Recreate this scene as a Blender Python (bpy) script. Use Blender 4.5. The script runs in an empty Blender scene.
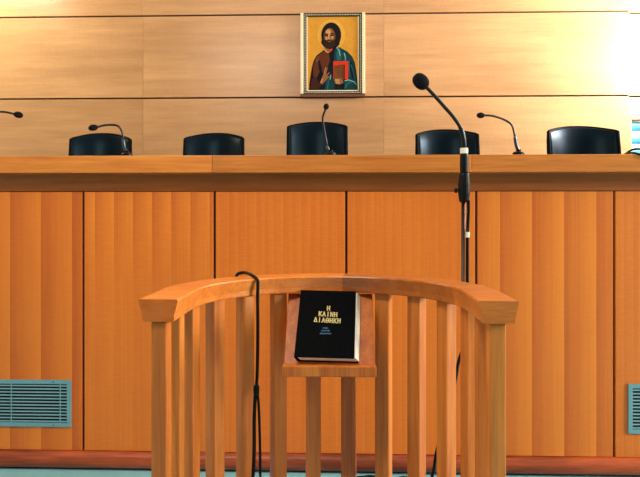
import bpy, bmesh, math, random
from mathutils import Vector, Matrix
random.seed(7)
S = bpy.context.scene
COL = S.collection
PI = math.pi

# ------------------------------------------------------------------ camera frame
CAM = Vector((0.0, -3.05, 1.249))
YAW = math.radians(1.9)
F = 640.0
HOR = 211.0
FWD = Vector((-math.sin(YAW), math.cos(YAW), 0))
RGT = Vector((math.cos(YAW), math.sin(YAW), 0))


def at(px, py, Y):
    """point of the place that a pixel of the photograph shows, on the plane y = Y"""
    d = FWD + RGT * ((px - 320) / F) + Vector((0, 0, (HOR - py) / F))
    return CAM + d * ((Y - CAM.y) / d.y)


# ------------------------------------------------------------------ materials
def newmat(name):
    m = bpy.data.materials.new(name)
    m.use_nodes = True
    nt = m.node_tree
    return m, nt, nt.nodes['Principled BSDF']


def N(nt, t, **kw):
    n = nt.nodes.new(t)
    for k, v in kw.items():
        setattr(n, k, v)
    return n


def srgb(r, g, b):
    f = lambda c: (c / 255 / 12.92) if c / 255 <= .04045 else ((c / 255 + .055) / 1.055) ** 2.4
    return (f(r), f(g), f(b), 1)


def math_node(nt, op, a, b=None, c=None):
    n = N(nt, 'ShaderNodeMath', operation=op)
    for i, v in enumerate((a, b, c)):
        if v is None:
            continue
        if hasattr(v, 'links'):
            nt.links.new(v, n.inputs[i])
        else:
            n.inputs[i].default_value = v
    return n.outputs[0]


def mixc(nt, fac, a, b, blend='MIX'):
    n = N(nt, 'ShaderNodeMix', data_type='RGBA', blend_type=blend)
    for i, v in ((0, fac), (6, a), (7, b)):
        if hasattr(v, 'links'):
            nt.links.new(v, n.inputs[i])
        else:
            n.inputs[i].default_value = v
    return n.outputs[2]


def wood(name, dark, light, axis='Z', grain=60, stretch=0.04, rough=.38, fine=.5, period=0, amp=0.0, phase=0.0,
         tone_attr=False, flecks=0.0, coat=0.0, broad=0.25, fade=None, gmix=1.0):
    """timber: grain noise drawn out along one axis; period/amp give slip-matched veneer leaves"""
    m, nt, b = newmat(name)
    tc = N(nt, 'ShaderNodeTexCoord')
    oi = N(nt, 'ShaderNodeObjectInfo')
    add = N(nt, 'ShaderNodeVectorMath', operation='ADD')
    rv = N(nt, 'ShaderNodeCombineXYZ')
    r7 = math_node(nt, 'MULTIPLY', oi.outputs['Random'], 7.3)
    for i in range(3):
        nt.links.new(r7, rv.inputs[i])
    nt.links.new(tc.outputs['Object'], add.inputs[0])
    nt.links.new(rv.outputs[0], add.inputs[1])

    def noise(scale, st, detail=4):
        mp = N(nt, 'ShaderNodeMapping')
        sc = [scale] * 3
        sc['XYZ'.index(axis)] = scale * st
        mp.inputs['Scale'].default_value = sc
        nt.links.new(add.outputs[0], mp.inputs['Vector'])
        n = N(nt, 'ShaderNodeTexNoise')
        n.inputs['Scale'].default_value = 1
        n.inputs['Detail'].default_value = detail
        nt.links.new(mp.outputs[0], n.inputs['Vector'])
        return n.outputs['Fac']
    g1 = noise(grain, stretch)
    g2 = noise(grain * 4.5, stretch * .7, 2)
    g3 = noise(grain * .12, .3, 3)
    g1 = math_node(nt, 'MULTIPLY_ADD', math_node(nt, 'SUBTRACT', g1, .5), gmix, .5)
    f = math_node(nt, 'MULTIPLY_ADD', math_node(nt, 'SUBTRACT', g2, .5), fine, g1)
    f = math_node(nt, 'MULTIPLY_ADD', math_node(nt, 'SUBTRACT', g3, .5), broad * 4, f)
    if flecks:
        mp = N(nt, 'ShaderNodeMapping')
        mp.inputs['Scale'].default_value = (28, 28, 260) if axis == 'Z' else (260, 28, 28)
        mp.inputs['Rotation'].default_value = (0, .12, 0)
        nt.links.new(add.outputs[0], mp.inputs['Vector'])
        n = N(nt, 'ShaderNodeTexNoise')
        n.inputs['Scale'].default_value = 1
        nt.links.new(mp.outputs[0], n.inputs['Vector'])
        f = math_node(nt, 'MULTIPLY_ADD', math_node(nt, 'SUBTRACT', n.outputs['Fac'], .5), flecks, f)
    if period:
        sx = N(nt, 'ShaderNodeSeparateXYZ')
        nt.links.new(tc.outputs['Object'], sx.inputs[0])
        u = math_node(nt, 'FRACT', math_node(nt, 'MULTIPLY_ADD', sx.outputs[0], 1.0 / period, phase + 50))
        saw = math_node(nt, 'SUBTRACT', .5, math_node(nt, 'POWER', u, 1.0))
        # darkest just right of the joint, lightening across the leaf
        saw = math_node(nt, 'MULTIPLY', saw, -1.0)
        if fade:
            w = math_node(nt, 'MULTIPLY_ADD', sx.outputs[2], 1.0 / (fade[1] - fade[0]), -fade[0] / (fade[1] - fade[0]))
            w = math_node(nt, 'MAXIMUM', math_node(nt, 'MINIMUM', w, 1.0), 0.15)
            saw = math_node(nt, 'MULTIPLY', saw, w)
        f = math_node(nt, 'MULTIPLY_ADD', saw, amp, f)
    ramp = N(nt, 'ShaderNodeValToRGB')
    ramp.color_ramp.elements[0].position = .2
    ramp.color_ramp.elements[1].position = .8
    ramp.color_ramp.elements[0].color = dark
    ramp.color_ramp.elements[1].color = light
    nt.links.new(f, ramp.inputs[0])
    c = mixc(nt, 1.0, ramp.outputs[0], oi.outputs['Color'], 'MULTIPLY')
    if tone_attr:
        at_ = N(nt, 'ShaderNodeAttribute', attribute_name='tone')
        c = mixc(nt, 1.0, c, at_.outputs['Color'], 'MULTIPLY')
    nt.links.new(c, b.inputs['Base Color'])
    b.inputs['Roughness'].default_value = rough
    b.inputs['Coat Weight'].default_value = coat
    b.inputs['Coat Roughness'].default_value = .25
    bp = N(nt, 'ShaderNodeBump')
    bp.inputs['Strength'].default_value = .08
    bp.inputs['Distance'].default_value = .002
    nt.links.new(g2, bp.inputs['Height'])
    nt.links.new(bp.outputs[0], b.inputs['Normal'])
    return m


def plain(name, col, rough=.5, metal=0.0, noise=0.0, scale=80, spec=.5, bump=0.0):
    m, nt, b = newmat(name)
    b.inputs['Roughness'].default_value = rough
    b.inputs['Metallic'].default_value = metal
    b.inputs['Specular IOR Level'].default_value = spec
    tc = N(nt, 'ShaderNodeTexCoord')
    n = N(nt, 'ShaderNodeTexNoise')
    n.inputs['Scale'].default_value = scale
    n.inputs['Detail'].default_value = 4
    nt.links.new(tc.outputs['Object'], n.inputs['Vector'])
    k = math_node(nt, 'MULTIPLY_ADD', n.outputs['Fac'], noise * 2, 1 - noise)
    mx = N(nt, 'ShaderNodeVectorMath', operation='SCALE')
    mx.inputs[0].default_value = col[:3]
    nt.links.new(k, mx.inputs['Scale'])
    nt.links.new(mx.outputs[0], b.inputs['Base Color'])
    if bump:
        bp = N(nt, 'ShaderNodeBump')
        bp.inputs['Strength'].default_value = bump
        bp.inputs['Distance'].default_value = .002
        nt.links.new(n.outputs['Fac'], bp.inputs['Height'])
        nt.links.new(bp.outputs[0], b.inputs['Normal'])
    return m


M = {}
M['wall_board'] = wood('pale_maple_veneer', srgb(184, 134, 88), srgb(218, 166, 114), 'X', 18, .08, .30, .35, flecks=.3, broad=.25, gmix=.7)
M['wall_back'] = plain('dark_wall_batten', srgb(58, 34, 22), .8, noise=.15)
ORD, ORL = srgb(194, 88, 22), srgb(238, 136, 42)
def leaf(px0, px1):
    p = at(px1, 300, 0).x - at(px0, 300, 0).x
    return dict(period=p, phase=-at(px0, 300, 0).x / p)


M['panel_wide'] = wood('orange_slip_matched_veneer', ORD, ORL, 'Z', 40, .02, .44, .2, amp=.46, flecks=.16, broad=.06, gmix=.22, **leaf(500, 532))
M['panel_first'] = wood('orange_broad_leaf_veneer', ORD, ORL, 'Z', 40, .02, .44, .2, amp=.44, flecks=.16, broad=.06, gmix=.22, **leaf(10, 41))
M['panel_narrow'] = wood('orange_narrow_leaf_veneer', ORD, ORL, 'Z', 40, .02, .44, .2, amp=.42, flecks=.22, broad=.06, gmix=.2, fade=(.8, 1.3), **leaf(95, 114))
M['panel_plain'] = wood('orange_fine_ripple_veneer', ORD, ORL, 'Z', 46, .02, .44, .2, amp=.10, flecks=.26, broad=.06, gmix=.22, **leaf(220, 229))
M['top_wood'] = wood('oiled_beech_top', srgb(176, 96, 36), srgb(212, 134, 58), 'X', 60, .05, .38, .6, broad=.15)
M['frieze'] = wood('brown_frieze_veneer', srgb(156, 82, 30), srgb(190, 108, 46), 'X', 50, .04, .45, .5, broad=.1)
M['plinth'] = wood('red_brown_plinth', srgb(118, 44, 18), srgb(196, 86, 36), 'X', 22, .12, .45, .6, broad=.35)
M['stand_wood'] = wood('varnished_beech', srgb(178, 92, 32), srgb(226, 138, 58), 'Z', 46, .05, .42, .6, broad=.2)
M['rail_wood'] = wood('varnished_beech_rail', srgb(192, 98, 36), srgb(230, 138, 60), 'X', 46, .25, .32, .6, tone_attr=True, coat=.2, broad=.2)
M['floor'] = plain('grey_green_floor', srgb(138, 196, 210), .45, noise=.12, scale=9)
M['dais'] = plain('dark_carpet', srgb(70, 72, 80), .9, noise=.2, scale=200)
M['plaster'] = plain('white_plaster', srgb(222, 214, 198), .8, noise=.03, scale=6)
M['leather'] = plain('black_leather', srgb(4, 14, 26), .36, noise=.2, scale=160, bump=.1, spec=.13)
M['leather'].node_tree.nodes['Principled BSDF'].inputs['Specular Tint'].default_value = (.45, .8, 1, 1)  # blue of the window's reflection put into the leather's specular colour
M['leather_edge'] = plain('black_edge_piping', srgb(4, 5, 8), .6, noise=.1, spec=.08)
M['black_plastic'] = plain('black_plastic', srgb(8, 9, 12), .42, noise=.1, spec=.2)
M['foam'] = plain('black_foam', srgb(9, 10, 14), .9, noise=.3, scale=900, bump=.6, spec=.2)
M['gooseneck'] = plain('satin_gooseneck_metal', srgb(70, 80, 90), .32, 1.0, noise=.1)
M['black_metal'] = plain('black_satin_metal', srgb(16, 20, 24), .35, .3, noise=.1)
M['steel'] = plain('brushed_steel', srgb(66, 58, 52), .4, 1.0, noise=.15)
M['white_label'] = plain('white_label', srgb(232, 228, 210), .6, noise=.05)
M['rubber'] = plain('black_cable_rubber', srgb(6, 6, 8), .4, noise=.1, spec=.2)
M['grille'] = plain('grey_enamel', srgb(112, 162, 178), .4, .2, noise=.06, scale=20)
M['grille_dark'] = plain('duct_shade_black', srgb(10, 12, 14), .8)
M['book_cover'] = plain('black_leatherette', srgb(5, 6, 10), .55, noise=.2, scale=300, bump=.3, spec=.03)
M['gold'] = plain('gold_foil', srgb(206, 186, 126), .45, .5, noise=.05)
M['blue_foil'] = plain('pale_blue_foil', srgb(92, 140, 190), .4, .3)
M['paper'] = plain('page_edges', srgb(238, 236, 226), .8, noise=.06, scale=400)
M['frame_cream'] = plain('cream_gilt_frame', srgb(240, 226, 184), .35, noise=.06)
M['frame_green'] = plain('dark_green_frame', srgb(26, 34, 28), .5, noise=.1)
M['bead'] = plain('ivory_beading', srgb(206, 196, 160), .45)
M['frame_brown'] = plain('brown_frame_base', srgb(110, 56, 26), .5, noise=.1)
PA = {}
for k, c in dict(gold=(214, 152, 52), halo=(224, 168, 68), line=(150, 84, 26), robe=(22, 22, 30), brown=(128, 62, 28), brown2=(86, 40, 24), teal=(20, 84, 92),
                 teal2=(40, 130, 136), pale=(120, 175, 170), hair=(26, 22, 26), skin=(196, 132, 76), skin2=(150, 88, 44), skinl=(206, 150, 92),
                 beard=(62, 36, 22), red=(210, 52, 30), cover=(168, 96, 44), edge=(90, 50, 26), navy=(14, 34, 52)).items():
    PA[k] = plain('paint_' + k, srgb(*[v * (1 if k in ('gold', 'halo', 'red', 'pale', 'skinl') else .72) for v in c]), .6, spec=.12, noise=.18 if k in ('gold', 'brown', 'teal', 'cover') else .08, scale=30)
M['blind'] = plain('pale_blue_blind', srgb(60, 140, 172), .4, noise=.04)
M['white_paint'] = plain('white_frame_paint', srgb(240, 242, 240), .4, noise=.02)


def emis(name, col, s):
    m, nt, b = newmat(name)
    b.inputs['Emission Color'].default_value = col
    b.inputs['Emission Strength'].default_value = s
    b.inputs['Base Color'].default_value = col
    return m


M['daylight'] = emis('daylight_outside', (0.80, 0.92, 1, 1), 1.5)

# ------------------------------------------------------------------ mesh helpers
class MB:
    def __init__(self):
        self.bm = bmesh.new()
        self.mi = 0

    def _fin(self, faces):
        for f in faces:
            f.material_index = self.mi

    def box(self, x0, x1, y0, y1, z0, z1):
        v = [self.bm.verts.new((x, y, z)) for x in (x0, x1) for y in (y0, y1) for z in (z0, z1)]
        q = [(0, 1, 3, 2), (4, 6, 7, 5), (0, 4, 5, 1), (2, 3, 7, 6), (0, 2, 6, 4), (1, 5, 7, 3)]
        fs = [self.bm.faces.new([v[i] for i in k]) for k in q]
        self._fin(fs)
        return v

    def obox(self, c, ux, uy, uz, hx, hy, hz):
        """box about c with half sizes along three given axes"""
        c = Vector(c)
        v = []
        for i in (-1, 1):
            for j in (-1, 1):
                for k in (-1, 1):
                    v.append(self.bm.verts.new(c + ux * hx * i + uy * hy * j + uz * hz * k))
        q = [(0, 1, 3, 2), (4, 6, 7, 5), (0, 4, 5, 1), (2, 3, 7, 6), (0, 2, 6, 4), (1, 5, 7, 3)]
        self._fin([self.bm.faces.new([v[i] for i in k]) for k in q])
        return v

    def prism(self, pts, vec):
        """polygon pts (3D) extruded by vec"""
        vec = Vector(vec)
        a = [self.bm.verts.new(p) for p in pts]
        b = [self.bm.verts.new(Vector(p) + vec) for p in pts]
        n = len(a)
        fs = [self.bm.faces.new(a[::-1]), self.bm.faces.new(b)]
        fs += [self.bm.faces.new((a[i], a[(i + 1) % n], b[(i + 1) % n], b[i])) for i in range(n)]
        self._fin(fs)

    def tube(self, pts, rad, seg=12, cap=True):
        pts = [Vector(p) for p in pts]
        n = len(pts)
        rad = [rad] * n if not hasattr(rad, '__len__') else rad
        rings = []
        up = None
        for i, p in enumerate(pts):
            t = (pts[min(i + 1, n - 1)] - pts[max(i - 1, 0)])
            t = t.normalized() if t.length > 1e-9 else Vector((0, 0, 1))
            if up is None:
                a = Vector((1, 0, 0)) if abs(t.x) < .8 else Vector((0, 1, 0))
                up = (a - t * a.dot(t)).normalized()
            else:
                up = (up - t * up.dot(t)).normalized()
            w = t.cross(up)
            rings.append([self.bm.verts.new(p + (up * math.cos(2 * PI * k / seg) + w * math.sin(2 * PI * k / seg)) * rad[i]) for k in range(seg)])
        fs = []
        for a, b in zip(rings, rings[1:]):
            for k in range(seg):
                fs.append(self.bm.faces.new((a[k], a[(k + 1) % seg], b[(k + 1) % seg], b[k])))
        if cap:
            fs.append(self.bm.faces.new(rings[0][::-1]))
            fs.append(self.bm.faces.new(rings[-1]))
        self._fin(fs)

    def lathe(self, prof, c=(0, 0, 0), axis=Vector((0, 0, 1)), seg=24):
        axis = Vector(axis).normalized()
        c = Vector(c)
        pts = [c + axis * z for r, z in prof]
        a = Vector((1, 0, 0)) if abs(axis.x) < .8 else Vector((0, 1, 0))
        u = (a - axis * a.dot(axis)).normalized()
        w = axis.cross(u)
        rings = [[self.bm.verts.new(p + (u * math.cos(2 * PI * k / seg) + w * math.sin(2 * PI * k / seg)) * max(r, 1e-4)) for k in range(seg)]
                 for p, (r, z) in zip(pts, prof)]
        fs = []
        for a_, b_ in zip(rings, rings[1:]):
            for k in range(seg):
                fs.append(self.bm.faces.new((a_[k], a_[(k + 1) % seg], b_[(k + 1) % seg], b_[k])))
        fs.append(self.bm.faces.new(rings[0][::-1]))
        fs.append(self.bm.faces.new(rings[-1]))
        self._fin(fs)

    def build(self, name, mats, parent=None, bevel=0, smooth=False, local=False, seg=2, sub=0, angle=35):
        bmesh.ops.recalc_face_normals(self.bm, faces=self.bm.faces)
        if parent is not None and not local:
            off = wloc(parent)
            base = Vector((0, 0, 0))
        elif not local:
            vs = [v.co for v in self.bm.verts]
            lo = [min(v[i] for v in vs) for i in range(3)]
            hi = [max(v[i] for v in vs) for i in range(3)]
            off = Vector(((lo[0] + hi[0]) / 2, (lo[1] + hi[1]) / 2, lo[2]))
            base = off.copy()
        else:
            off = base = Vector((0, 0, 0))
        bmesh.ops.translate(self.bm, verts=self.bm.verts, vec=-off)
        me = bpy.data.meshes.new(name)
        self.bm.to_mesh(me)
        self.bm.free()
        o = bpy.data.objects.new(name, me)
        COL.objects.link(o)
        o.location = base
        if parent is not None:
            o.parent = parent
        for m in (mats if isinstance(mats, (list, tuple)) else [mats]):
            me.materials.append(m)
        if bevel:
            md = o.modifiers.new('bevel', 'BEVEL')
            md.width = bevel
            md.segments = seg
            md.limit_method = 'ANGLE'
            md.angle_limit = math.radians(angle)
        if sub:
            md = o.modifiers.new('sub', 'SUBSURF')
            md.levels = md.render_levels = sub
        if smooth:
            me.polygons.foreach_set('use_smooth', [True] * len(me.polygons))
        return o


def wloc(o):
    l = o.location.copy()
    while o.parent:
        o = o.parent
        l += o.location
    return l


def tag(o, label=None, cat=None, group=None, kind=None):
    for k, v in (('label', label), ('category', cat), ('group', group), ('kind', kind)):
        if v:
            o[k] = v
    return o


def empty(name, loc, rz=0):
    o = bpy.data.objects.new(name, None)
    o.empty_display_size = .1
    COL.objects.link(o)
    o.location = loc
    o.rotation_euler = (0, 0, rz)
    return o


def tint(o, r, g=None, b=None):
    o.color = (r, g if g is not None else r, b if b is not None else r, 1)
    return o


def copy_tree(o, parent=None):
    c = o.copy()
    COL.objects.link(c)
    if parent is not None:
        c.parent = parent
    for ch in list(o.children):
        copy_tree(ch, c)
    return c


def smooth_path(pts, n=8):
    pts = [Vector(p) for p in pts]
    out = []
    for i in range(len(pts) - 1):
        p0, p1, p2, p3 = pts[max(i - 1, 0)], pts[i], pts[i + 1], pts[min(i + 2, len(pts) - 1)]
        for k in range(n):
            t = k / n
            out.append(.5 * ((2 * p1) + (p2 - p0) * t + (2 * p0 - 5 * p1 + 4 * p2 - p3) * t * t + (3 * p1 - p0 - 3 * p2 + p3) * t ** 3))
    out.append(pts[-1])
    return out


# ------------------------------------------------------------------ the room
DAIS = .65
WY = 2.0                                   # face of the boarded wall
XL, XR = -4.2, 3.05
HX = 8.4                                   # unseen hall, widened in front of the bench to set its light farther off
b = MB(); b.box(XL - .1, XR + .1, -.1, WY + .3, -.1, 0); b.box(XL - .1, HX + .1, -6.5, -.1, -.1, 0); tag(b.build('floor', M['floor']), kind='structure')
b = MB(); b.box(XL, XR, .62, WY + .13, 0.001, DAIS); tag(b.build('dais', M['dais']), kind='structure')
b = MB(); b.box(XL - .1, XR + .1, -.1, WY + .3, 3.6, 3.7); b.box(XL - .1, HX + .1, -6.5, -.1, 3.6, 3.7); tag(b.build('ceiling', M['plaster']), kind='structure')
b = MB(); b.box(XL - .1, XL, -6.5, WY + .3, 0, 3.6); tag(b.build('wall_left', M['plaster']), kind='structure')

z1 = (at(320, 97.2, WY)).z
z2 = (at(320, 14.2, WY)).z
xj = [at(p, 60, WY).x for p in (143, 383.8, 629)]
w = xj[1] - xj[0]
cols = [xj[0] - 3 * w, xj[0] - 2 * w, xj[0] - w, xj[0], xj[1], xj[2]]
cols = [c for c in cols if c > XL - w]
cols[0] = max(cols[0], XL)
rows = [.66, z1, z2, 3.6]
wall = empty('wall_back', (0, WY + .05, 0)); tag(wall, kind='structure')
b = MB(); b.box(XL, xj[2] - .005, WY + .022, WY + .10, 0, 3.6); b.build('wall_core', M['wall_back'], wall)
G = .0065
for i in range(len(cols) - 1):
    for j in range(3):
        b = MB()
        b.box(cols[i] + (.0006 if i else 0), cols[i + 1] - .0006, WY, WY + .0215, rows[j] + (G if j else 0), rows[j + 1] - (G if j < 2 else 0))
        o = b.build('wall_board', M['wall_board'], wall, bevel=.0008)
        t = 1 + random.uniform(-.03, .03)
        tint(o, t)
# the set-back bay at the right, with a window and blinds
RY = WY + .13
x0 = xj[2] + .004
zb1 = at(636, 96.5, RY).z
zb2 = at(636, 13.2, RY).z
wt, wb = at(636, 119.5, RY).z, DAIS + .35
wx0, wx1 = at(631.6, 130, RY).x, XR - .25
bay = empty('wall_bay', (x0, RY, 0)); tag(bay, kind='structure')
b = MB()
b.box(x0, XR, RY + .02, RY + .10, wt, 3.6)
b.box(x0, XR, RY + .02, RY + .10, 0, wb)
b.box(wx1, XR, RY + .02, RY + .10, wb, wt)
b.build('wall_core', M['wall_back'], bay)
b = MB(); b.box(xj[2] - .0035, x0, WY + .004, RY + .10, .66, 3.6); b.build('return_board', M['wall_board'], bay)
for (za, zb) in ((wt, zb1 - .008), (zb1 + .008, zb2 - .008), (zb2 + .008, 3.6)):
    b = MB(); b.box(x0 + .001, XR, RY, RY + .0195, za, zb); b.build('wall_board', M['wall_board'], bay, bevel=.0015)
b = MB(); b.box(x0 + .001, wx0, RY, RY + .0995, wb, wt); b.build('wall_board', M['wall_board'], bay)
b = MB(); b.box(x0 + .001, XR, RY, RY + .0195, DAIS, wb); b.build('wall_board', M['wall_board'], bay, bevel=.0015)
win = empty('window_1', (wx0, RY, wb)); tag(win, kind='structure')
b = MB()
b.box(wx0 + .001, wx0 + .007, RY + .03, RY + .09, wb, wt); b.box(wx1 - .03, wx1, RY + .03, RY + .09, wb, wt)
b.box(wx0, wx1, RY + .03, RY + .09, wb, wb + .03); b.box(wx0, wx1, RY + .03, RY + .09, wt - .012, wt)
b.build('window_frame', M['white_paint'], win)
b = MB(); b.box(wx0, wx1, RY + .10, RY + .11, wb, wt); b.build('pane', M['daylight'], win)
sl = .105
z = wt - .012
while z - .09 > wb:
    b = MB()
    pts = []
    for k in range(9):
        a = -1.1 + 2.2 * k / 8
        pts.append((wx0 + .009, RY + .056 - .016 * math.cos(a), z - .038 + .036 * math.sin(a) / math.sin(1.1)))
    pts += [(p[0], p[1] + .004, p[2]) for p in pts[::-1]]
    b.prism(pts, (wx1 - wx0 - .042, 0, 0))
    b.build('blind_slat', M['blind'], win, smooth=False)
    z -= sl
# right wall: a tall daylight window beside the boards
WW = (.75, 1.92, 2.3, 3.0)                 # y0, y1, z0, z1
b = MB()
b.box(XR, XR + .1, -.2, WW[0], 0, 3.6); b.box(XR + .1, HX, -.2, -.1, 0, 3.6); b.box(XR, XR + .1, WW[1], WY + .3, 0, 3.6)
b.box(XR, XR + .1, WW[0], WW[1], 0, WW[2]); b.box(XR, XR + .1, WW[0], WW[1], WW[3], 3.6)
tag(b.build('wall_right', M['plaster']), kind='structure')
win2 = empty('window_2', (XR, (WW[0] + WW[1]) / 2, WW[2])); tag(win2, kind='structure')
b = MB()
b.box(XR + .02, XR + .08, WW[0], WW[0] + .05, WW[2], WW[3]); b.box(XR + .02, XR + .08, WW[1] - .05, WW[1], WW[2], WW[3])
b.box(XR + .02, XR + .08, WW[0], WW[1], WW[2], WW[2] + .05); b.box(XR + .02, XR + .08, WW[0], WW[1], WW[3] - .05, WW[3])
b.build('window_frame', M['white_paint'], win2)

# ------------------------------------------------------------------ judges' bench
bench = empty('judges_bench', (0, .25, 0))
tag(bench, 'long orange panelled timber judges bench with thick overhanging top', 'bench')
ZT = at(320, 155, -.10).z
ZU = at(320, 172.4, -.10).z
ZP = at(320, 191.6, 0).z
ZB = at(320, 453.5, 0).z
BX0, BX1 = -3.3, 2.9
cuts = [BX0, at(212, 165, -.10).x, at(471.5, 165, -.10).x, BX1]
tones = [(1.16, 1.12, 1.0), (.97, .93, .86), (1.04, 1.02, 1.02)]
for i in range(3):
    b = MB(); b.box(cuts[i] + .0004, cuts[i + 1] - .0004, -.10, .58, ZU, ZT)
    tint(b.build('bench_top', M['top_wood'], bench, bevel=.003), *tones[i])
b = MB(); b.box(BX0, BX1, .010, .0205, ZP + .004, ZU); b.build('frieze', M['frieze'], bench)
b = MB()
b.box(BX0, BX1, .021, .05, .02, ZU); b.box(BX0, BX1, .52, .55, .02, ZU)
b.box(BX0, BX0 + .03, .05, .52, .02, ZU); b.box(BX1 - .03, BX1, .05, .52, .02, ZU)
b.build('carcass', M['wall_back'], bench)
pj = [at(p, 300, 0).x for p in (83.3, 214.6, 346.3, 476.3, 614.3)]
pw = (pj[3] - pj[0]) / 3
edges = [BX0, pj[0] - 2 * pw, pj[0] - pw] + pj + [pj[4] + pw, BX1]
pm = ['panel_narrow', 'panel_first', 'panel_first', 'panel_narrow', 'panel_plain', 'panel_plain', 'panel_wide', 'panel_plain', 'panel_plain', 'panel_wide']
pt = [1, 1, (.93, .9, .9), (1.0, 1.0, 1.0), (1, .96, .9), (1.0, .97, .92), (.97, 1.0, 1.1), (.97, 1, 1.08), 1, 1]
panels = []
for i in range(len(edges) - 1):
    b = MB(); b.box(edges[i] + .0058, edges[i + 1] - .0058, 0, .02, ZB + .001, ZP)
    o = b.build('front_panel', M[pm[i]], bench, bevel=.0015)
    t = pt[i]
    tint(o, *(t if isinstance(t, tuple) else (t,)))
    panels.append(o)
# rounded plinth
b = MB()
prof = []
hp = ZB - .012
for k in range(11):
    a = PI / 2 - PI * .80 * k / 10
    prof.append((.010 - .038 * math.cos(a), ZB - .043 + .043 * math.sin(a)))
prof = [(BX0, y, z) for y, z in prof]
prof += [(BX0, .012, .004), (BX0, .02, .004), (BX0, .02, ZB)]
b.prism(prof, (BX1 - BX0, 0, 0))
b.build('plinth', M['plinth'], bench, smooth=False)
# air grilles let into the front
def vent(xa, xb, ya, yb, label, bright, xr):
    g = MB()
    zt, zb_ = at(xr, ya, -.005).z, at(xr, yb, -.005).z
    fw = .020
    ys = (-.008, -.0005)
    g.box(xa, xb, *ys, zt - fw, zt); g.box(xa, xb, *ys, zb_, zb_ + fw)
    g.box(xa, xa + fw, *ys, zb_ + fw, zt - fw); g.box(xb - fw, xb, *ys, zb_ + fw, zt - fw)
    o = g.build('air_grille', M['grille'], bench, bevel=.0012)
    tag(o, label); tint(o, bright)
    g = MB(); g.box(xa + fw, xb - fw, -.0012, -.0006, zb_ + fw, zt - fw); g.build('grille_shade_sheet', M['grille_dark'], o)  # flat black sheet standing in for the shade behind the louvres
    n = 12
    g = MB()
    hh = (zt - zb_ - 2 * fw) / n
    for k in range(n):
        zc = zb_ + fw + (k + .5) * hh
        pts = [(xa + fw - .002, -.0068, zc - .0034), (xa + fw - .002, -.0056, zc - .0042), (xa + fw - .002, -.0030, zc + .0008), (xa + fw - .002, -.0044, zc + .0020)]
        g.prism(pts, (xb - xa - 2 * fw + .004, 0, 0))
    g.build('louvres', M['grille'], o)
    for k in range(3):
        xx = xb - fw - .032 - k * .24
        g = MB(); g.box(xx - .0025, xx + .0025, -.0078, -.0069, zb_ + fw, zt - fw)
        g.build('stay_bar', M['grille'], o)
    for xx in (xa + .085, xb - .085):
        for zz in (zt - fw * .5, zb_ + fw * .5):
            g = MB(); g.lathe([(.003, .0002), (.003, .0015), (.001, .002)], (xx, -.008, zz), Vector((0, -1, 0)), 10)
            g.build('screw', M['black_metal'], o)


xv = at(71, 400, -.006).x
vent(xv - .62, xv, 380.0, 427.0, 'grey louvred air grille let into the left end of the bench front', 1, 68)
xv = at(628.3, 400, -.006).x
vent(xv, xv + .62, 384.0, 433.6, 'grey louvred air grille let into the right end of the bench front', 1, 630)

# ------------------------------------------------------------------ witness stand
DC = 1.63                                   # depth of the arc's centre from the camera
CX = at(329.4, 300, CAM.y + DC).x - .002
CY = CAM.y + DC
R = .383
EY = CAM.y + 1.438                          # front of the rail ends
ZRT = at(330, 300.2, EY).z
ZRB = ZRT - .051
stand = empty('witness_stand', (CX, CY, 0))
tag(stand, 'curved beech witness stand with square balusters and a book rest', 'witness stand')


def path(n=40):
    """plan centre line from left end round the back to the right end: (x, y, tangent angle)"""
    L = CY - EY
    out = []
    for k in range(7):
        out.append((CX - R, EY + L * k / 6, PI / 2))
    for k in range(1, n):
        a = PI - PI * k / n
        out.append((CX + R * math.cos(a), CY + R * math.sin(a), a - PI / 2))
    for k in range(7):
        out.append((CX + R, CY - L * k / 6, -PI / 2))
    return out


def arc_at(s):
    """point and outward normal at distance s from the middle of the back"""
    if abs(s) <= R * PI / 2:
        a = PI / 2 - s / R
        return Vector((CX + R * math.cos(a), CY + R * math.sin(a), 0)), Vector((math.cos(a), math.sin(a), 0))
    sg = 1 if s > 0 else -1
    return Vector((CX + sg * R, CY - (abs(s) - R * PI / 2), 0)), Vector((sg, 0, 0))


LEN = R * PI / 2 + (CY - EY)
# handrail, lipped section swept round, with lengths of different timber
prof = [(-.0453, ZRT - .004), (-.0425, ZRT), (.0425, ZRT), (.0453, ZRT - .004), (.0370, ZRB + .016), (.0360, ZRB + .003), (.0340, ZRB), (-.0340, ZRB), (-.0360, ZRB + .003), (-.0370, ZRB + .016)]
b = MB()
col = b.bm.loops.layers.float_color.new('tone')
cutset = [-LEN, -.43, -.225, .04, .13, .42, .50, LEN]
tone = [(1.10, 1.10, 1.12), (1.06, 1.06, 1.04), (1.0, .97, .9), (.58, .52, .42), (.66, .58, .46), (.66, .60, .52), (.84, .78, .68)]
ring_prev = None
ss = sorted(set([-LEN + 2 * LEN * k / 72 for k in range(73)] + cutset))
for i, s in enumerate(ss):
    p, n = arc_at(s)
    ring = [b.bm.verts.new(Vector((p.x, p.y, 0)) + n * u + Vector((0, 0, z))) for u, z in prof]
    if ring_prev:
        mid = (ss[i - 1] + s) / 2
        ti = max(k for k in range(len(cutset) - 1) if cutset[k] <= mid)
        for k in range(len(prof)):
            f = b.bm.faces.new((ring_prev[k], ring_prev[(k + 1) % len(prof)], ring[(k + 1) % len(prof)], ring[k]))
            for lp in f.loops:
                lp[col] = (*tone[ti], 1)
    if i in (0, len(ss) - 1):
        f = b.bm.faces.new(ring)
        for lp in f.loops:
            lp[col] = (.84, .66, .54, 1) if i == 0 else (.9, .86, .8, 1)
    ring_prev = ring
b.build('handrail', M['rail_wood'], stand)
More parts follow.
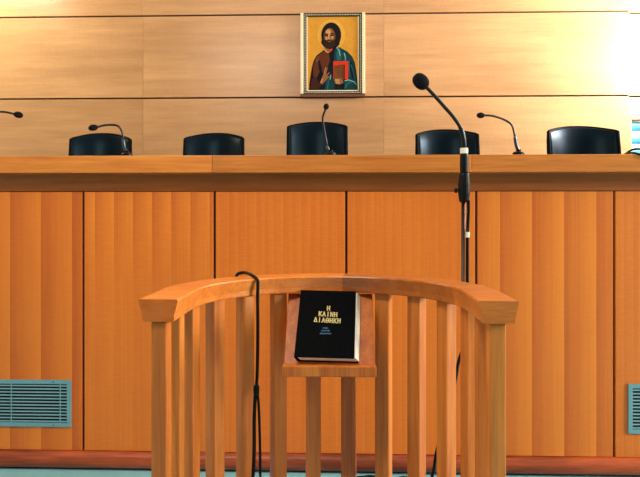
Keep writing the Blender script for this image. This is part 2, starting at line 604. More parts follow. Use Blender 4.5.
# balusters
NP = 14
POST_S = [.056, .168, .281, .397, .517, .642, LEN - .028]
posts_tone = [(.86, .76, .66), (1.1, 1.1, 1.1), (1.08, 1.06, 1.0), (.98, .95, .9), (1.02, 1, .95), (.86, .82, .74), (.98, .98, .95), (.86, .78, .66), (.98, 1.0, 1.02), (.86, .8, .7), (.96, .9, .8), (.98, .9, .8), (.92, .86, .78), (1.0, .98, .92)]
for i in range(NP):
    s = POST_S[i - 7] if i > 6 else -POST_S[6 - i]
    p, n = arc_at(s)
    tdir = Vector((-n.y, n.x, 0))
    b = MB()
    b.obox((p.x, p.y, ZRB / 2 + .0175), tdir, n, Vector((0, 0, 1)), .0225, .0180, (ZRB - .035) / 2)
    tint(b.build('baluster', M['stand_wood'], stand, bevel=.0035, seg=2), *posts_tone[i])
# low plinth ring on the floor
b = MB()
rp = None
pr = [(-.05, .001), (.05, .001), (.05, .03), (.044, .035), (-.044, .035), (-.05, .03)]
for i, s in enumerate(ss):
    p, n = arc_at(s)
    ring = [b.bm.verts.new(Vector((p.x, p.y, 0)) + n * u + Vector((0, 0, z))) for u, z in pr]
    if rp:
        for k in range(len(pr)):
            b.bm.faces.new((rp[k], rp[(k + 1) % len(pr)], ring[(k + 1) % len(pr)], ring[k]))
    if i in (0, len(ss) - 1):
        b.bm.faces.new(ring)
    rp = ring
b.build('base_rail', M['stand_wood'], stand)
# book rest: sloping board, ledge and two cheeks
UX = Vector((1, 0, 0))
BXC = at(329.8, 330, CAM.y + 1.9).x
yb_, zb_ = CAM.y + 1.825, at(320, 364.5, CAM.y + 1.825).z     # board foot (upper face)
yt_ = CAM.y + 1.985
zt_ = ZRB - .004
UV = Vector((0, yt_ - yb_, zt_ - zb_)); BL = UV.length; UV.normalize()
UN = UV.cross(UX) * 1.0                       # face normal
if UN.y > 0:
    UN = -UN
HW = .130
rest = empty('book_rest', Vector((BXC, yb_, zb_)) - wloc(stand)); rest.parent = stand
c = Vector((BXC, yb_, zb_)) + UV * BL / 2 - UN * .009
b = MB(); b.obox(c, UX, UV, UN, HW, BL / 2, .009); tint(b.build('rest_board', M['stand_wood'], rest, bevel=.002), .80, .62, .34)
c = Vector((BXC, yb_, zb_)) + UN * .018 - UV * .004
lw = .133
b = MB()
yl0 = at(330, 370, CAM.y + 1.80).y
zl0, zl1 = at(320, 377.2, yl0).z, at(320, 365.0, yl0).z
b.box(BXC - lw, BXC + lw, yl0, yb_ + .012, zl0, zl1 - .004)
tint(b.build('rest_ledge', M['stand_wood'], rest, bevel=.003), .98, .93, .86)
for sx in (-1, 1):
    b = MB()
    x = BXC + sx * (HW - .012)
    yback = CY + R - .030
    pts = [(x, yb_ + .013, zl0 + .004), (x, yb_ + .016, zb_ - .006), (x, yback, zt_ - .040), (x, yback, zt_ - .10)]
    b.prism([(q[0] - .007, q[1], q[2]) for q in pts], (.014, 0, 0))
    b.build('bracket', M['stand_wood'], rest)

# ------------------------------------------------------------------ the book on the rest
def P(u, v, n):                              # rest-plane coordinates: across, up the slope, out of the board
    return Vector((BXC, yb_, zb_)) + UX * u + UV * v + UN * n


book = empty('book', P(0, 0, 0))
tag(book, 'black covered book with gold Greek title lying on the book rest', 'book')
# corners in rest coordinates; the limp cover has slumped to the left over its pages
def quadprism(bq, q, n0, n1, sh0=(0, 0), sh1=(0, 0)):
    lo = [bq.bm.verts.new(P(u + sh0[0], v + sh0[1], n0)) for u, v in q]
    hi = [bq.bm.verts.new(P(u + sh1[0], v + sh1[1], n1)) for u, v in q]
    fs = [bq.bm.faces.new(lo[::-1]), bq.bm.faces.new(hi)] + [bq.bm.faces.new((lo[i], lo[(i + 1) % 4], hi[(i + 1) % 4], hi[i])) for i in range(4)]
    return fs


BT = BL - .002
q = [(-.100, .0085), (.071, .0050), (.079, BT - .008), (-.090, BT - .004)]
b = MB(); quadprism(b, q, .0240, .0270); b.build('front_cover', M['book_cover'], book, bevel=.0012)
b = MB(); quadprism(b, [(u + .012, v) for u, v in q], .0006, .004); b.build('back_cover', M['book_cover'], book, bevel=.0012)
qi = [(q[0][0] + .004, q[0][1] + .003), (q[1][0] + .000, q[1][1] + .003), (q[2][0] + .000, q[2][1] - .004), (q[3][0] + .004, q[3][1] - .004)]
b = MB(); quadprism(b, qi, .0042, .0238, (.014, 0), (.003, 0)); b.build('pages', M['paper'], book)
b = MB(); quadprism(b, [(q[0][0], q[0][1]), (q[0][0] + .004, q[0][1]), (q[3][0] + .004, q[3][1]), (q[3][0], q[3][1])], .002, .0245, (.008, 0), (0, 0)); b.build('spine', M['book_cover'], book, bevel=.001)

GL = {   # strokes of the capitals in a 1 x 1.4 cell
    'H': [((.15, 0), (.15, 1.4)), ((.85, 0), (.85, 1.4)), ((.15, .7), (.85, .7))],
    'K': [((.15, 0), (.15, 1.4)), ((.15, .62), (.85, 1.4)), ((.38, .85), (.88, 0))],
    'A': [((.1, 0), (.5, 1.4)), ((.5, 1.4), (.9, 0)), ((.25, .5), (.75, .5))],
    'I': [((.5, 0), (.5, 1.4))],
    'N': [((.15, 0), (.15, 1.4)), ((.15, 1.4), (.85, 0)), ((.85, 0), (.85, 1.4))],
    'D': [((.08, .06), (.5, 1.4)), ((.5, 1.4), (.92, .06)), ((.08, .06), (.92, .06))],
    'O': [((.1, .35), (.1, 1.05)), ((.1, 1.05), (.35, 1.4)), ((.35, 1.4), (.65, 1.4)), ((.65, 1.4), (.9, 1.05)), ((.9, 1.05), (.9, .35)), ((.9, .35), (.65, 0)), ((.65, 0), (.35, 0)), ((.35, 0), (.1, .35)), ((.3, .7), (.7, .7))],
}
SERIF = {'H': [(.15, 0), (.85, 0), (.15, 1.4), (.85, 1.4)], 'K': [(.15, 0), (.88, 0), (.15, 1.4), (.85, 1.4)], 'A': [(.1, 0), (.9, 0)], 'I': [(.5, 0), (.5, 1.4)], 'N': [(.15, 0), (.15, 1.4), (.85, 1.4)], 'D': [], 'O': []}


def lettering(bq, text, uc, v0, h, adv, th, serif=True):
    n = len(text)
    for i, chh in enumerate(text):
        if chh == ' ':
            continue
        u0 = uc + (i - n / 2) * adv
        sw = adv * .84
        def c2(p):
            vv = v0 + p[1] / 1.4 * h
            return P(u0 + p[0] * sw + .04 * (vv - .1), vv - .06 * (u0 - uc + p[0] * sw), .0272)
        for a, e in GL[chh]:
            A, E = c2(a), c2(e)
            d = (E - A).normalized()
            bq.obox((A + E) / 2 + UN * .0002, d, UN.cross(d), UN, (E - A).length / 2 + th * .4, th / 2, .0003)
        if serif:
            for a in SERIF[chh]:
                A = c2(a)
                bq.obox(A + UN * .0002, UX, UV, UN, adv * .17, th * .36, .0003)


b = MB()
vT = .122
lettering(b, 'H', -.006, vT + .0420, .0140, .0115, .0027)
lettering(b, 'KAINH', -.0065, vT + .0210, .0145, .0115, .0027)
lettering(b, 'DIAOHKH', -.0075, vT, .0145, .0115, .0027)
tag(b.build('title_lettering', M['gold'], book), 'gold serif capitals on the front cover')
b = MB()
for row, (n, wd) in enumerate(((5, .016), (8, .026), (10, .034))):
    vv = vT - .019 - row * .0092
    for k in range(n):
        u = -.012 + (k - (n - 1) / 2) * wd / n
        hgt = .0052 if k % 3 != 1 else .0044
        b.obox(P(u, vv, .0272), UX, UV, UN, .0004, hgt / 2, .0003)
        b.obox(P(u + wd / n * .25, vv + (hgt * .3 if k % 2 else -hgt * .05), .0272), UX, UV, UN, wd / n * .28, .0004, .0003)
b.build('subtitle_lettering', M['blue_foil'], book)

# ------------------------------------------------------------------ chairs
def make_chair(width, ztop, drop, name='office_chair'):
    """leather tub-backed swivel chair facing -y, floor at z = 0; ztop = top of the back"""
    root = empty(name, (0, 0, 0))
    tmax = math.radians(56)
    Rr = width / 2 / math.sin(tmax)
    nt_, nz = 24, 10
    zb = .50

    def top(t):
        return ztop - drop * (abs(math.sin(t)) / math.sin(tmax)) ** 2.2
    b = MB()
    grids = []
    for off in (-.028, .028):
        g = []
        for i in range(nt_ + 1):
            t = -tmax + 2 * tmax * i / nt_
            colv = []
            for k in range(nz + 1):
                f = k / nz
                z = zb + (top(t) - zb) * f
                rr = Rr + off * (1 - .35 * (abs(2 * f - 1) ** 4)) * (1 - .3 * abs(t / tmax) ** 6)
                lean = .10 * (f - .5)
                colv.append(b.bm.verts.new((rr * math.sin(t), rr * math.cos(t) - Rr + .22 + lean, z)))
            g.append(colv)
        grids.append(g)
    for g in grids:
        for i in range(nt_):
            for k in range(nz):
                b.bm.faces.new((g[i][k], g[i + 1][k], g[i + 1][k + 1], g[i][k + 1]))
    A, B = grids
    for i in range(nt_):
        b.bm.faces.new((A[i][0], B[i][0], B[i + 1][0], A[i + 1][0]))
        b.bm.faces.new((A[i][nz], A[i + 1][nz], B[i + 1][nz], B[i][nz]))
    for k in range(nz):
        b.bm.faces.new((A[0][k], A[0][k + 1], B[0][k + 1], B[0][k]))
        b.bm.faces.new((A[nt_][k], B[nt_][k], B[nt_][k + 1], A[nt_][k + 1]))
    bk = b.build('backrest', M['leather'], root, local=True, smooth=True, bevel=.008, angle=50)
    b = MB()
    pts = []
    for k in range(9):
        f = k / 8
        t = -tmax
        pts.append((Rr * math.sin(t), Rr * math.cos(t) - Rr + .22 + .10 * (f - .5), zb + (top(t) - zb) * f))
    for i in range(1, nt_):
        t = -tmax + 2 * tmax * i / nt_
        pts.append((Rr * math.sin(t), Rr * math.cos(t) - Rr + .22 + .05, top(t) + .001))
    for k in range(8, -1, -1):
        f = k / 8
        t = tmax
        pts.append((Rr * math.sin(t), Rr * math.cos(t) - Rr + .22 + .10 * (f - .5), zb + (top(t) - zb) * f))
    b.tube(pts, .0115, 8)
    b.build('edge_piping', M['leather_edge'], bk, local=True, smooth=True)
    b = MB()
    v = b.box(-width / 2 - .02, width / 2 + .02, -.30, .20, .41, .49)
    b.build('seat', M['leather'], root, local=True, bevel=.03, seg=4, smooth=True)
    for s in (-1, 1):
        b = MB()
        x = s * (width / 2 + .055)
        b.tube(smooth_path([(x, .10, .44), (x, .13, .58), (x, .06, .66), (x, -.2, .665), (x, -.24, .60), (x, -.2, .44)], 5), .016, 10)
        b.build('armrest', M['black_plastic'], root, local=True, smooth=True)
    b = MB()
    b.lathe([(.028, .09), (.028, .26), (.018, .262), (.018, .41)], seg=14)
    b.build('gas_column', M['black_metal'], root, local=True, smooth=False)
    for k in range(5):
        a = 2 * PI * k / 5 + .3
        d = Vector((math.cos(a), math.sin(a), 0))
        b = MB()
        b.tube([d * .02 + Vector((0, 0, .10)), d * .28 + Vector((0, 0, .07))], [.022, .015], 8)
        lg = b.build('base_leg', M['black_plastic'], root, local=True)
        b = MB()
        pr_ = Vector((-d.y, d.x, 0))
        b.lathe([(.012, -.022), (.026, -.02), (.026, .02), (.012, .022)], d * .28 + Vector((0, 0, .0262)), pr_, 12)
        b.build('caster', M['black_plastic'], lg, local=True)
    return root


CHY = 1.05


def chair(px0, px1, ytop, ycorner, Y, rz, dpx, label):
    a, c_, t = at(px0 + dpx, 140, Y - .02), at(px1 + dpx, 140, Y - .02), at((px0 + px1) / 2, ytop, Y + .15)
    d = at((px0 + px1) / 2, ycorner, Y + .05)
    wdt = (c_.x - a.x) - .02
    o = make_chair(wdt, t.z - DAIS - .011, max(.02, t.z - d.z - .01))
    o.location = ((a.x + c_.x) / 2, Y - .10, DAIS)
    o.rotation_euler.z = rz
    tag(o, label, 'chair', 'chairs behind the judges bench')
    return o


chair(69, 130, 132.8, 139.5, CHY, .16, .5, 'low black leather chair whose back is crossed by a bent desk microphone')
chair(183, 245, 132.6, 138.5, CHY, 0, -2.7, 'low black leather chair standing alone between the bent left microphone and the tallest chair')
chair(287, 349, 121.4, 126.5, CHY, 0, -1.2, 'tallest black leather chair, standing beneath the framed icon')
chair(415, 480, 129.0, 134.5, CHY, 0, 2, 'black leather chair behind the neck of the tall stand microphone')
chair(547, 621, 125.6, 131.5, CHY, 0, 3.5, 'wide black leather chair beside the loose cable on the bench')

# ------------------------------------------------------------------ desk microphones
def desk_mic(pix, Y, capdir, rc, label, tilt=None, base_r=.027, thick=.0052):
    """pix: neck points from the base up to the capsule; rc: capsule radius (m)"""
    pts = [at(x, y, Y + dy) for x, y, dy in pix]
    basep = Vector((pts[0].x, pts[0].y, ZT))
    root = empty('desk_microphone', basep)
    tag(root, label, 'microphone', 'desk microphones on the judges bench')
    b = MB()
    b.lathe([(base_r, .0005), (base_r, .014), (base_r * .82, .019), (base_r * .4, .022), (.012, .03)], basep)
    b.build('base', M['black_plastic'], root, smooth=False)
    pts[0] = basep + Vector((0, 0, .022))
    path_ = smooth_path(pts, 8)
    n = len(path_)
    k = max(3, int(n * .32))
    b = MB(); b.tube(path_[:k], [.0082] * (k - 2) + [.007, thick], 12); b.build('stem', M['gooseneck'], root, smooth=True)
    b = MB(); b.tube(path_[k - 1:], thick, 10); b.build('gooseneck', M['black_metal'], root, smooth=True)
    e = path_[-1]
    d = capdir.normalized()
    b = MB()
    pr_ = []
    L = rc * 3.0
    for j in range(13):
        a = PI * j / 12
        pr_.append((max(.0006, rc * math.sin(a)), L / 2 - L / 2 * math.cos(a)))
    b.lathe(pr_, e - d * .003, d, 20)
    b.build('windscreen', M['foam'], root, smooth=True)
    return root


MY = -.015
desk_mic([(-40, 154, 0), (-38, 140, 0), (-30, 122, -.01), (-12, 113.5, -.02), (3, 111.8, -.03), (14.5, 114, -.04)], MY, Vector((1, -.1, -.22)), .0155, 'desk microphone at the far left of the bench, its capsule pointing right')
desk_mic([(127, 155, 0), (124.2, 147, 0), (122.8, 136, 0), (121.3, 130, -.005), (116.5, 125.4, -.02), (106, 125.0, -.04), (97.5, 127, -.05)], MY, Vector((-1, -.35, -.22)), .0150, 'bent desk microphone drooping left in front of a low black chair')
desk_mic([(330.5, 155, 0), (328, 150, 0), (325.8, 139, 0), (323.2, 124, -.02), (322.8, 117, -.03), (325.8, 108.5, -.05)], MY, Vector((.12, -.9, .35)), .0130, 'upright desk microphone before the tallest chair, its capsule facing outward', thick=.0048)
desk_mic([(518.5, 152, 0), (516.2, 145, 0), (514.2, 133, 0), (511.3, 124.5, -.005), (503, 119.2, -.02), (492, 115.8, -.04), (484, 115.4, -.05)], MY, Vector((-1, -.3, -.02)), .0135, 'bent desk microphone drooping left, standing clear between two chairs')

# loose microphone cable on the right end of the bench
b = MB()
pp = [at(621, 152.6, .02), at(627, 151.8, .05), at(634, 152.6, .10), at(644, 153, .16)]
pp = [Vector((at(x, 150, Y).x, Y, ZT + h)) for x, Y, h in ((619, .30, .0065), (624, .10, .012), (630, .0, .024), (637, -.03, .03), (648, -.02, .022), (662, .05, .0065))]
b.tube(smooth_path(pp, 8), .0052, 10)
pp = [Vector((at(x, 150, Y).x, Y, ZT + h)) for x, Y, h in ((622, .12, .011), (627, -.02, .010), (634, -.085, .0065), (641, -.108, -.004), (650, -.112, -.012), (664, -.112, -.004), (672, -.08, .0065))]
b.tube(smooth_path(pp, 8), .0052, 10)
tag(b.build('bench_cable', M['rubber'], smooth=True), 'loose black cable looped on the right end of the bench top', 'cable')

# ------------------------------------------------------------------ tall microphone on its stand, behind the rail
SD = CAM.y + 2.26
pb = at(463.2, 300, SD)
stx = pb.x
zc0, zc1 = at(464, 199, SD).z, at(464, 174, SD).z
st = empty('microphone_stand', (stx, SD, 0))
tag(st, 'thin steel microphone stand rising behind the curved rail', 'microphone stand')
b = MB(); b.lathe([(.001, .0005), (.12, .0005), (.125, .012), (.118, .018), (.03, .024), (.016, .04), (.016, .06)], (stx, SD, 0), seg=32); b.build('base', M['black_metal'], st)
b = MB(); b.tube([(stx, SD, .04), (stx, SD, zc0 + .01)], .0068, 14); b.build('pole', M['steel'], st, smooth=True)
b = MB()
b.lathe([(.012, -.012), (.017, -.008), (.021, .02), (.021, .055), (.018, .085), (.0165, .09)], (stx + .003, SD, zc0), seg=18)
b.build('clamp', M['black_plastic'], st)
b = MB(); b.lathe([(.004, 0), (.004, .006), (.009, .007), (.009, .013), (.006, .014)], (stx - .016, SD, zc0 + .03), Vector((-1, -.2, 0)), 12); b.build('clamp_knob', M['black_plastic'], st)

gm0 = Vector((stx + .003, SD, zc0 + .0905))
gm = empty('gooseneck_microphone', gm0)
tag(gm, 'large gooseneck microphone with round windscreen held atop the tall stand', 'microphone')
hz = at(464, 153, SD).z
b = MB(); b.lathe([(.0125, .0004), (.0145, .005), (.0145, hz - gm0.z - .012), (.0125, hz - gm0.z)], gm0, seg=18); b.build('handle', M['black_plastic'], gm)
b = MB(); b.lathe([(.0136, 0), (.0140, .002), (.0140, .017), (.0136, .019)], (gm0.x, gm0.y, hz - .002), seg=18); tag(b.build('tape_band', M['white_label'], gm), 'white tape band')
npx = [(464, 150), (463.6, 140), (460.2, 127.5), (452.5, 116), (445.4, 108), (438.6, 100.3), (431.8, 92.8), (425.8, 86.6)]
npt = smooth_path([at(x, y, SD - .012 * i * .6) for i, (x, y) in enumerate(npx)], 6)
npt[0] = Vector((gm0.x, gm0.y, hz + .012))
n = len(npt)
b = MB(); b.tube(npt, [.0088 if i < 12 else .0064 for i in range(n)], 12); b.build('gooseneck', M['black_metal'], gm, smooth=True)
b = MB()
d = (npt[-1] - npt[-4]).normalized()
rc, L = .0255, .062
b.lathe([(max(.0006, rc * math.sin(PI * j / 16) ** .85), L / 2 - L / 2 * math.cos(PI * j / 16)) for j in range(17)], npt[-1] - d * .006, d, 24)
b.build('windscreen', M['foam'], gm, smooth=True)
# its cable, taped to the pole then swinging off to the floor
cz = lambda y: at(464, y, SD).z
cp = [(stx + .016, SD - .012, zc0 - .004), (stx + .017, SD - .006, zc0 - .05), (stx + .0145, SD - .002, cz(236)), (stx + .0145, SD, cz(262)), (stx + .0145, SD, cz(300)), (stx + .0125, SD - .012, cz(335)), tuple(at(459, 360, SD - .014)), tuple(at(455, 382, SD - .014)), tuple(at(446, 416, SD - .01))]
xx = at(437, 450, SD)
cp += [tuple(xx), (at(434, 468, SD).x, SD, at(434, 468, SD).z), (at(431, 482, SD).x, SD + .01, at(431, 482, SD).z), (stx - .16, SD + .06, .10), (stx - .20, SD + .16, .0075), (stx - .24, SD + .34, .0075), (stx - .17, SD + .50, .0075), (at(420, 470, -.10).x, -.10, .0075), (at(405, 473.5, -.055).x, -.055, .0075), (at(392, 473, -.075).x, -.075, .0075), (at(375, 474, -.05).x, -.05, .0075), (at(360, 474, -.06).x, -.06, .0075), (at(340, 474, -.10).x, -.10, .0075), (at(320, 474, -.20).x, -.2, .0075)]
b = MB(); b.tube(smooth_path(cp, 8), .0058, 8)
mc = tag(b.build('microphone_cable', M['rubber'], smooth=True), 'black cable taped down the stand pole and trailing across the floor', 'cable')
b = MB()
b.lathe([(.0066, 0), (.0078, .001), (.0078, .019), (.0066, .020)], (stx + .0145, SD - .001, cz(237.5)), seg=12)
tag(b.build('cable_tag', M['white_label'], mc), 'white paper tag')

# ------------------------------------------------------------------ cord hanging over the rail
def on_rail(px, side):
    """rail point seen at column px; side -1 = inner face, 0 = mid top, 1 = outer"""
    best = None
    for k in range(-200, 201):
        s = LEN * k / 200
        p, n = arc_at(s)
        q = p + n * (.0445 * side)
        rel = q - CAM
        dd = rel.dot(FWD)
        x = 320 + F * rel.dot(RGT) / dd
        if best is None or abs(x - px) < best[0]:
            best = (abs(x - px), q, n, s)
    return best[1], best[2], best[3]


rc_ = .0050
q0, n0, s0 = on_rail(238.5, .9)
q1, n1, s1 = on_rail(245, .35)
q2, n2, s2 = on_rail(252.5, -.6)
q3, n3, s3 = on_rail(256.5, -1.0)
H = Vector((0, 0, 1))
pts = [q0 + n0 * .018 + H * (ZRT - .035), q0 + n0 * .012 + H * (ZRT + .001), q0 - n0 * .004 + H * (ZRT + .0105), q1 + H * (ZRT + .013), q2 + H * (ZRT + .0085), q3 - n3 * .006 + H * (ZRT - .003), q3 - n3 * .0085 + H * (ZRT - .02)]
qb = q3 - n3 * .0075
ys = [300, 325, 350, 372, 388]
xs = [257.6, 257.8, 257.6, 257.2, 256.4]
dy = qb.y
for x, y in zip(xs, ys):
    pts.append(at(x, y, dy))
cord_root_pts = smooth_path(pts, 8)
b = MB(); b.tube(cord_root_pts, rc_, 10)
l = smooth_path([at(256.2, 390, dy), at(255.0, 400, dy), at(254.2, 420, dy), at(254.2, 445, dy), at(253.6, 465, dy), at(252.6, 485, dy), at(252, 520, dy), at(252, 560, dy)], 6)
b.tube(l, .0054, 8)
l = smooth_path([at(256.8, 390, dy), at(258.3, 400, dy), at(259.3, 420, dy), at(260, 445, dy), at(260.2, 470, dy), at(260.3, 495, dy), at(259, 525, dy), at(255, 556, dy), at(252.6, 562, dy)], 6)
b.tube(l, .0040, 8)
cord = tag(b.build('hanging_cord', M['rubber'], smooth=True), 'black cord looped over the curved rail and hanging inside the stand', 'cord')
b = MB()
cc = at(256.4, 390, dy)
b.lathe([(.0055, -.016), (.0085, -.012), (.0092, 0), (.0085, .012), (.0055, .016)], cc, seg=12)
b.build('cord_knot', M['black_plastic'], cord)

# ------------------------------------------------------------------ framed icon on the wall
IY = WY - .035
ic0 = at(332.8, 55, IY)
icon = empty('framed_icon', (ic0.x, WY, at(333, 97, IY).z))
tag(icon, 'gilt framed painted icon of a robed bearded figure holding a red book', 'picture')
X0, X1 = at(300.2, 55, IY).x, at(365.2, 55, IY).x
Z0, Z1 = at(333, 96.8, IY).z, at(333, 12.4, IY).z
b = MB(); b.box(X0 + .004, X1 - .004, WY - .012, WY - .0005, Z0 + .004, Z1 - .004); b.build('backing', M['frame_brown'], icon)
px = (X1 - X0) / 65.0
ow = 3.2 * px
for xa in (X0, X1 - ow):
    b = MB(); b.box(xa, xa + ow, IY, WY - .012, Z0 + ow, Z1)
    b.build('frame_moulding', M['frame_cream'], icon, bevel=.004, seg=3)
b = MB()
b.box(X0 + .002, X1 - .002, IY + .004, WY - .012, Z0, Z0 + ow * .9)
b.build('frame_foot', M['frame_brown'], icon, bevel=.003)
b = MB()
iw = 3.0 * px
b.box(X0 + ow, X0 + ow + iw, IY + .008, WY - .012, Z0 + ow, Z1); b.box(X1 - ow - iw, X1 - ow, IY + .008, WY - .012, Z0 + ow, Z1)
b.box(X0 + ow, X1 - ow, IY + .008, WY - .012, Z1 - 3.6 * px, Z1); b.box(X0 + ow, X1 - ow, IY + .008, WY - .012, Z0 + ow * .9, Z0 + ow * .9 + iw)
b.build('frame_slip', M['frame_green'], icon, bevel=.002)
b = MB()
def bead(x, z):
    r = .0048
    b.lathe([(.0005, -r), (r * .75, -r * .6), (r, 0), (r * .75, r * .6), (.0005, r)], (x, IY + .007, z), Vector((0, -1, 0)), 8)
xa, xb = X0 + ow + iw * .5, X1 - ow - iw * .5
za, zb = Z0 + ow * .9 + iw * .5, Z1 - 2.0 * px
k = int((xb - xa) / .0125)
for i in range(k + 1):
    x = xa + (xb - xa) * i / k
    bead(x, za); bead(x, zb)
k = int((zb - za) / .0125)
for i in range(1, k):
    z = za + (zb - za) * i / k
    bead(xa, z); bead(xb, z)
b.build('beading', M['bead'], icon, smooth=True)
b = MB()
e = 1.1 * px
ix0, ix1, iz0, iz1 = X0 + ow + iw, X1 - ow - iw, Z0 + ow * .9 + iw, Z1 - 3.6 * px
b.box(ix0, ix0 + e, IY + .012, WY - .012, iz0, iz1); b.box(ix1 - e, ix1, IY + .012, WY - .012, iz0, iz1); b.box(ix0, ix1, IY + .012, WY - .012, iz0, iz0 + e)
b.build('gilt_fillet', M['frame_cream'], icon)
PY = WY - .016
b = MB(); b.box(ix0, ix1, PY, WY - .012, iz0, iz1); b.build('painted_panel', PA['gold'], icon)
# painted figure, coordinates taken in a 258 x 350 cell
def U(cx, cy):
    return ix0 + (cx - 50) / 258 * (ix1 - ix0), iz1 - (cy - 55) / 350 * (iz1 - iz0)


fig = MB()
keys = list(PA)
layer = [0]


def paint(k, pts):
    layer[0] += 1
    fig.mi = keys.index(k)
    yy = PY - .0002 - layer[0] * .00012
    vs = []
    for cx, cy in pts:
        x, z = U(cx, cy)
        vs.append((x, yy, z))
    vv = [fig.bm.verts.new(p) for p in vs]
    f = fig.bm.faces.new(vv)
    f.material_index = fig.mi


def ell(cx, cy, rx, ry, n=28, rot=0):
    return [(cx + rx * math.cos(2 * PI * i / n) * math.cos(rot) - ry * math.sin(2 * PI * i / n) * math.sin(rot), cy + rx * math.cos(2 * PI * i / n) * math.sin(rot) + ry * math.sin(2 * PI * i / n) * math.cos(rot)) for i in range(n)]


def stroke(k, pts, w0, w1=None):
    w1 = w0 if w1 is None else w1
    L_, R_ = [], []
    n = len(pts)
    for i, p in enumerate(pts):
        a, c2 = pts[max(0, i - 1)], pts[min(n - 1, i + 1)]
        dx, dy_ = c2[0] - a[0], c2[1] - a[1]
        l_ = math.hypot(dx, dy_) or 1
        w_ = (w0 + (w1 - w0) * i / (n - 1)) / 2
        L_.append((p[0] - dy_ / l_ * w_, p[1] + dx / l_ * w_)); R_.append((p[0] + dy_ / l_ * w_, p[1] - dx / l_ * w_))
    paint(k, L_ + R_[::-1])


paint('halo', ell(172, 142, 68, 74, 40))
paint('robe', [(62, 403), (63, 372), (70, 330), (77, 290), (86, 258), (100, 236), (120, 222), (142, 206), (170, 200), (205, 198), (232, 208), (255, 222), (276, 244), (288, 272), (294, 305), (300, 350), (304, 403)])
paint('brown', [(82, 330), (84, 290), (92, 258), (106, 238), (130, 220), (150, 212), (160, 228), (166, 262), (150, 300), (132, 322), (122, 300), (112, 318), (98, 345)])
paint('brown2', [(68, 396), (74, 350), (88, 335), (106, 352), (122, 376), (112, 398)])
paint('robe', [(108, 262), (116, 258), (126, 300), (120, 326), (110, 300)])
paint('skin2', [(92, 258), (104, 240), (116, 240), (108, 262), (98, 274)])
paint('navy', [(128, 402), (132, 340), (150, 306), (168, 262), (188, 252), (196, 300), (196, 402)])
paint('teal', [(140, 400), (146, 352), (160, 330), (186, 336), (190, 400)])
paint('teal', [(186, 236), (192, 206), (214, 198), (234, 212), (258, 230), (276, 252), (287, 290), (293, 330), (300, 396), (244, 396), (232, 366), (256, 350), (257, 266), (186, 264)])
paint('navy', [(262, 254), (276, 272), (286, 320), (290, 356), (272, 340), (264, 300)])
paint('teal2', [(196, 232), (204, 206), (214, 204), (222, 232), (220, 258), (200, 260)])
stroke('pale', [(196, 196), (210, 212), (216, 240)], 7, 3)
stroke('pale', [(236, 226), (242, 250), (240, 262)], 6, 2)
stroke('teal2', [(262, 262), (258, 300), (262, 340)], 6, 5)
stroke('teal2', [(240, 392), (250, 370), (280, 356), (296, 366)], 10, 5)
stroke('pale', [(238, 356), (260, 352), (284, 362), (298, 376)], 6, 2)
stroke('teal2', [(270, 280), (282, 320), (288, 350)], 5, 3)
stroke('teal2', [(152, 395), (158, 360), (154, 336)], 8, 4)
stroke('pale', [(166, 350), (170, 326)], 5, 3)
paint('hair', ell(172, 142, 49, 60))
paint('hair', [(128, 150), (122, 178), (138, 198), (158, 206), (198, 200), (212, 186), (218, 150)])
paint('skin', [(136, 205), (152, 192), (170, 200), (178, 212), (166, 222), (150, 224)])
stroke('red', [(158, 222), (170, 212), (178, 206)], 6, 5)
stroke('skinl', [(138, 206), (148, 220), (160, 224)], 7, 4)
paint('skin2', ell(164, 150, 29, 42))
paint('beard', ell(163, 182, 29, 25))
paint('beard', [(134, 160), (140, 190), (163, 208), (188, 190), (193, 158), (183, 170), (163, 176), (144, 168)])
paint('skin', ell(164, 142, 22, 32))
paint('skinl', ell(157, 128, 13, 13))
stroke('skinl', [(163, 130), (160, 148), (161, 160)], 6, 8)
paint('skinl', ell(148, 156, 6, 8)); paint('skinl', ell(178, 152, 5, 7))
stroke('hair', [(140, 139), (148, 135), (157, 139)], 5, 5)
stroke('hair', [(167, 138), (177, 133), (186, 138)], 5, 5)
paint('hair', ell(149, 144, 7, 3.5, 14)); paint('hair', ell(177, 143, 7, 3.5, 14))
stroke('beard', [(150, 170), (163, 166), (176, 169)], 6, 6)
# raised hand with fingers
paint('skin', [(118, 362), (128, 336), (134, 322), (152, 326), (156, 342), (142, 358), (128, 374)])
for fpts in ([(138, 328), (140, 308), (146, 292)], [(144, 328), (148, 308), (154, 294)], [(150, 332), (158, 322), (164, 316)], [(152, 340), (160, 338), (165, 334)]):
    stroke('skin', fpts, 7, 4)
stroke('skinl', [(128, 346), (124, 360), (118, 366)], 6, 4)
stroke('skinl', [(139, 322), (141, 306), (146, 294)], 3, 2)
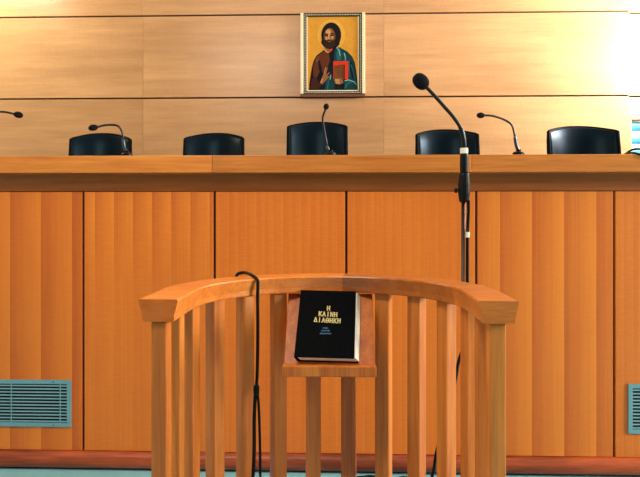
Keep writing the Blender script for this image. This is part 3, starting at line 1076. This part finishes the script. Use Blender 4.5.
# red book with brown cover, and the hand below it
paint('red', [(182, 264), (256, 264), (255, 350), (182, 348)])
paint('edge', [(185, 286), (239, 280), (239, 350), (185, 350)])
paint('cover', [(186, 288), (232, 284), (232, 350), (186, 350)])
paint('skin2', ell(210, 316, 14, 20))
stroke('edge', [(192, 294), (226, 292), (226, 344)], 3, 3)
paint('skin', [(186, 352), (196, 344), (214, 346), (230, 352), (232, 366), (214, 374), (192, 370)])
for i in range(4):
    stroke('skinl', [(190 + i * 2, 352 + i * 5), (214, 350 + i * 6)], 4, 3)
paint('navy', [(186, 384), (232, 384), (230, 400), (188, 400)])
fig.build('painted_figure', [PA[k] for k in keys], icon)

# ------------------------------------------------------------------ lights
def area(name, loc, target, sx, sy, power, col):
    l = bpy.data.lights.new(name, 'AREA')
    l.shape = 'RECTANGLE'
    l.size, l.size_y, l.energy, l.color = sx, sy, power, col
    o = bpy.data.objects.new(name, l)
    COL.objects.link(o)
    o.location = loc
    d = Vector(target) - Vector(loc)
    o.rotation_euler = d.to_track_quat('-Z', 'Y').to_euler()
    return o


area('ceiling_light', (-1.1, -2.4, 3.55), (-.6, -.2, .6), 1.4, .8, 98, (1, .90, .74))
area('ceiling_light', (-.2, .75, 3.55), (-.2, 1.4, 1.5), 3.0, .4, 6, (1, .92, .80))
area('wall_window_light', (XR + .01, (WW[0] + WW[1]) / 2, (WW[2] + WW[3]) / 2), (1.5, WY - .2, 2.6), 1.1, .65, 165, (.97, .98, 1.0))
area('hall_window_light', (HX - .4, -2.3, 2.75), (0, -1.2, 1.0), 2.0, 1.5, 660, (1, .93, .80))
area('ceiling_light', (-3.0, 1.45, 3.3), (-2.7, WY, 2.6), .9, .3, 22, (.97, 1, .80))

wd = bpy.data.worlds.new('world')
S.world = wd
wd.use_nodes = True
bg = wd.node_tree.nodes['Background']
bg.inputs['Color'].default_value = (1, .92, .82, 1)
bg.inputs['Strength'].default_value = .14

# ------------------------------------------------------------------ camera
cd = bpy.data.cameras.new('camera')
cd.sensor_width = 36
cd.lens = 36 * F / 640
cd.shift_y = (HOR - 238.5) / 640
cd.clip_start = .05
co = bpy.data.objects.new('camera', cd)
COL.objects.link(co)
co.location = CAM
co.rotation_euler = (PI / 2, 0, YAW)
S.camera = co
S.view_settings.view_transform = 'Standard'
S.view_settings.look = 'None'
S.view_settings.gamma = 1
S.view_settings.exposure = 0.03
S.view_settings.use_curve_mapping = False
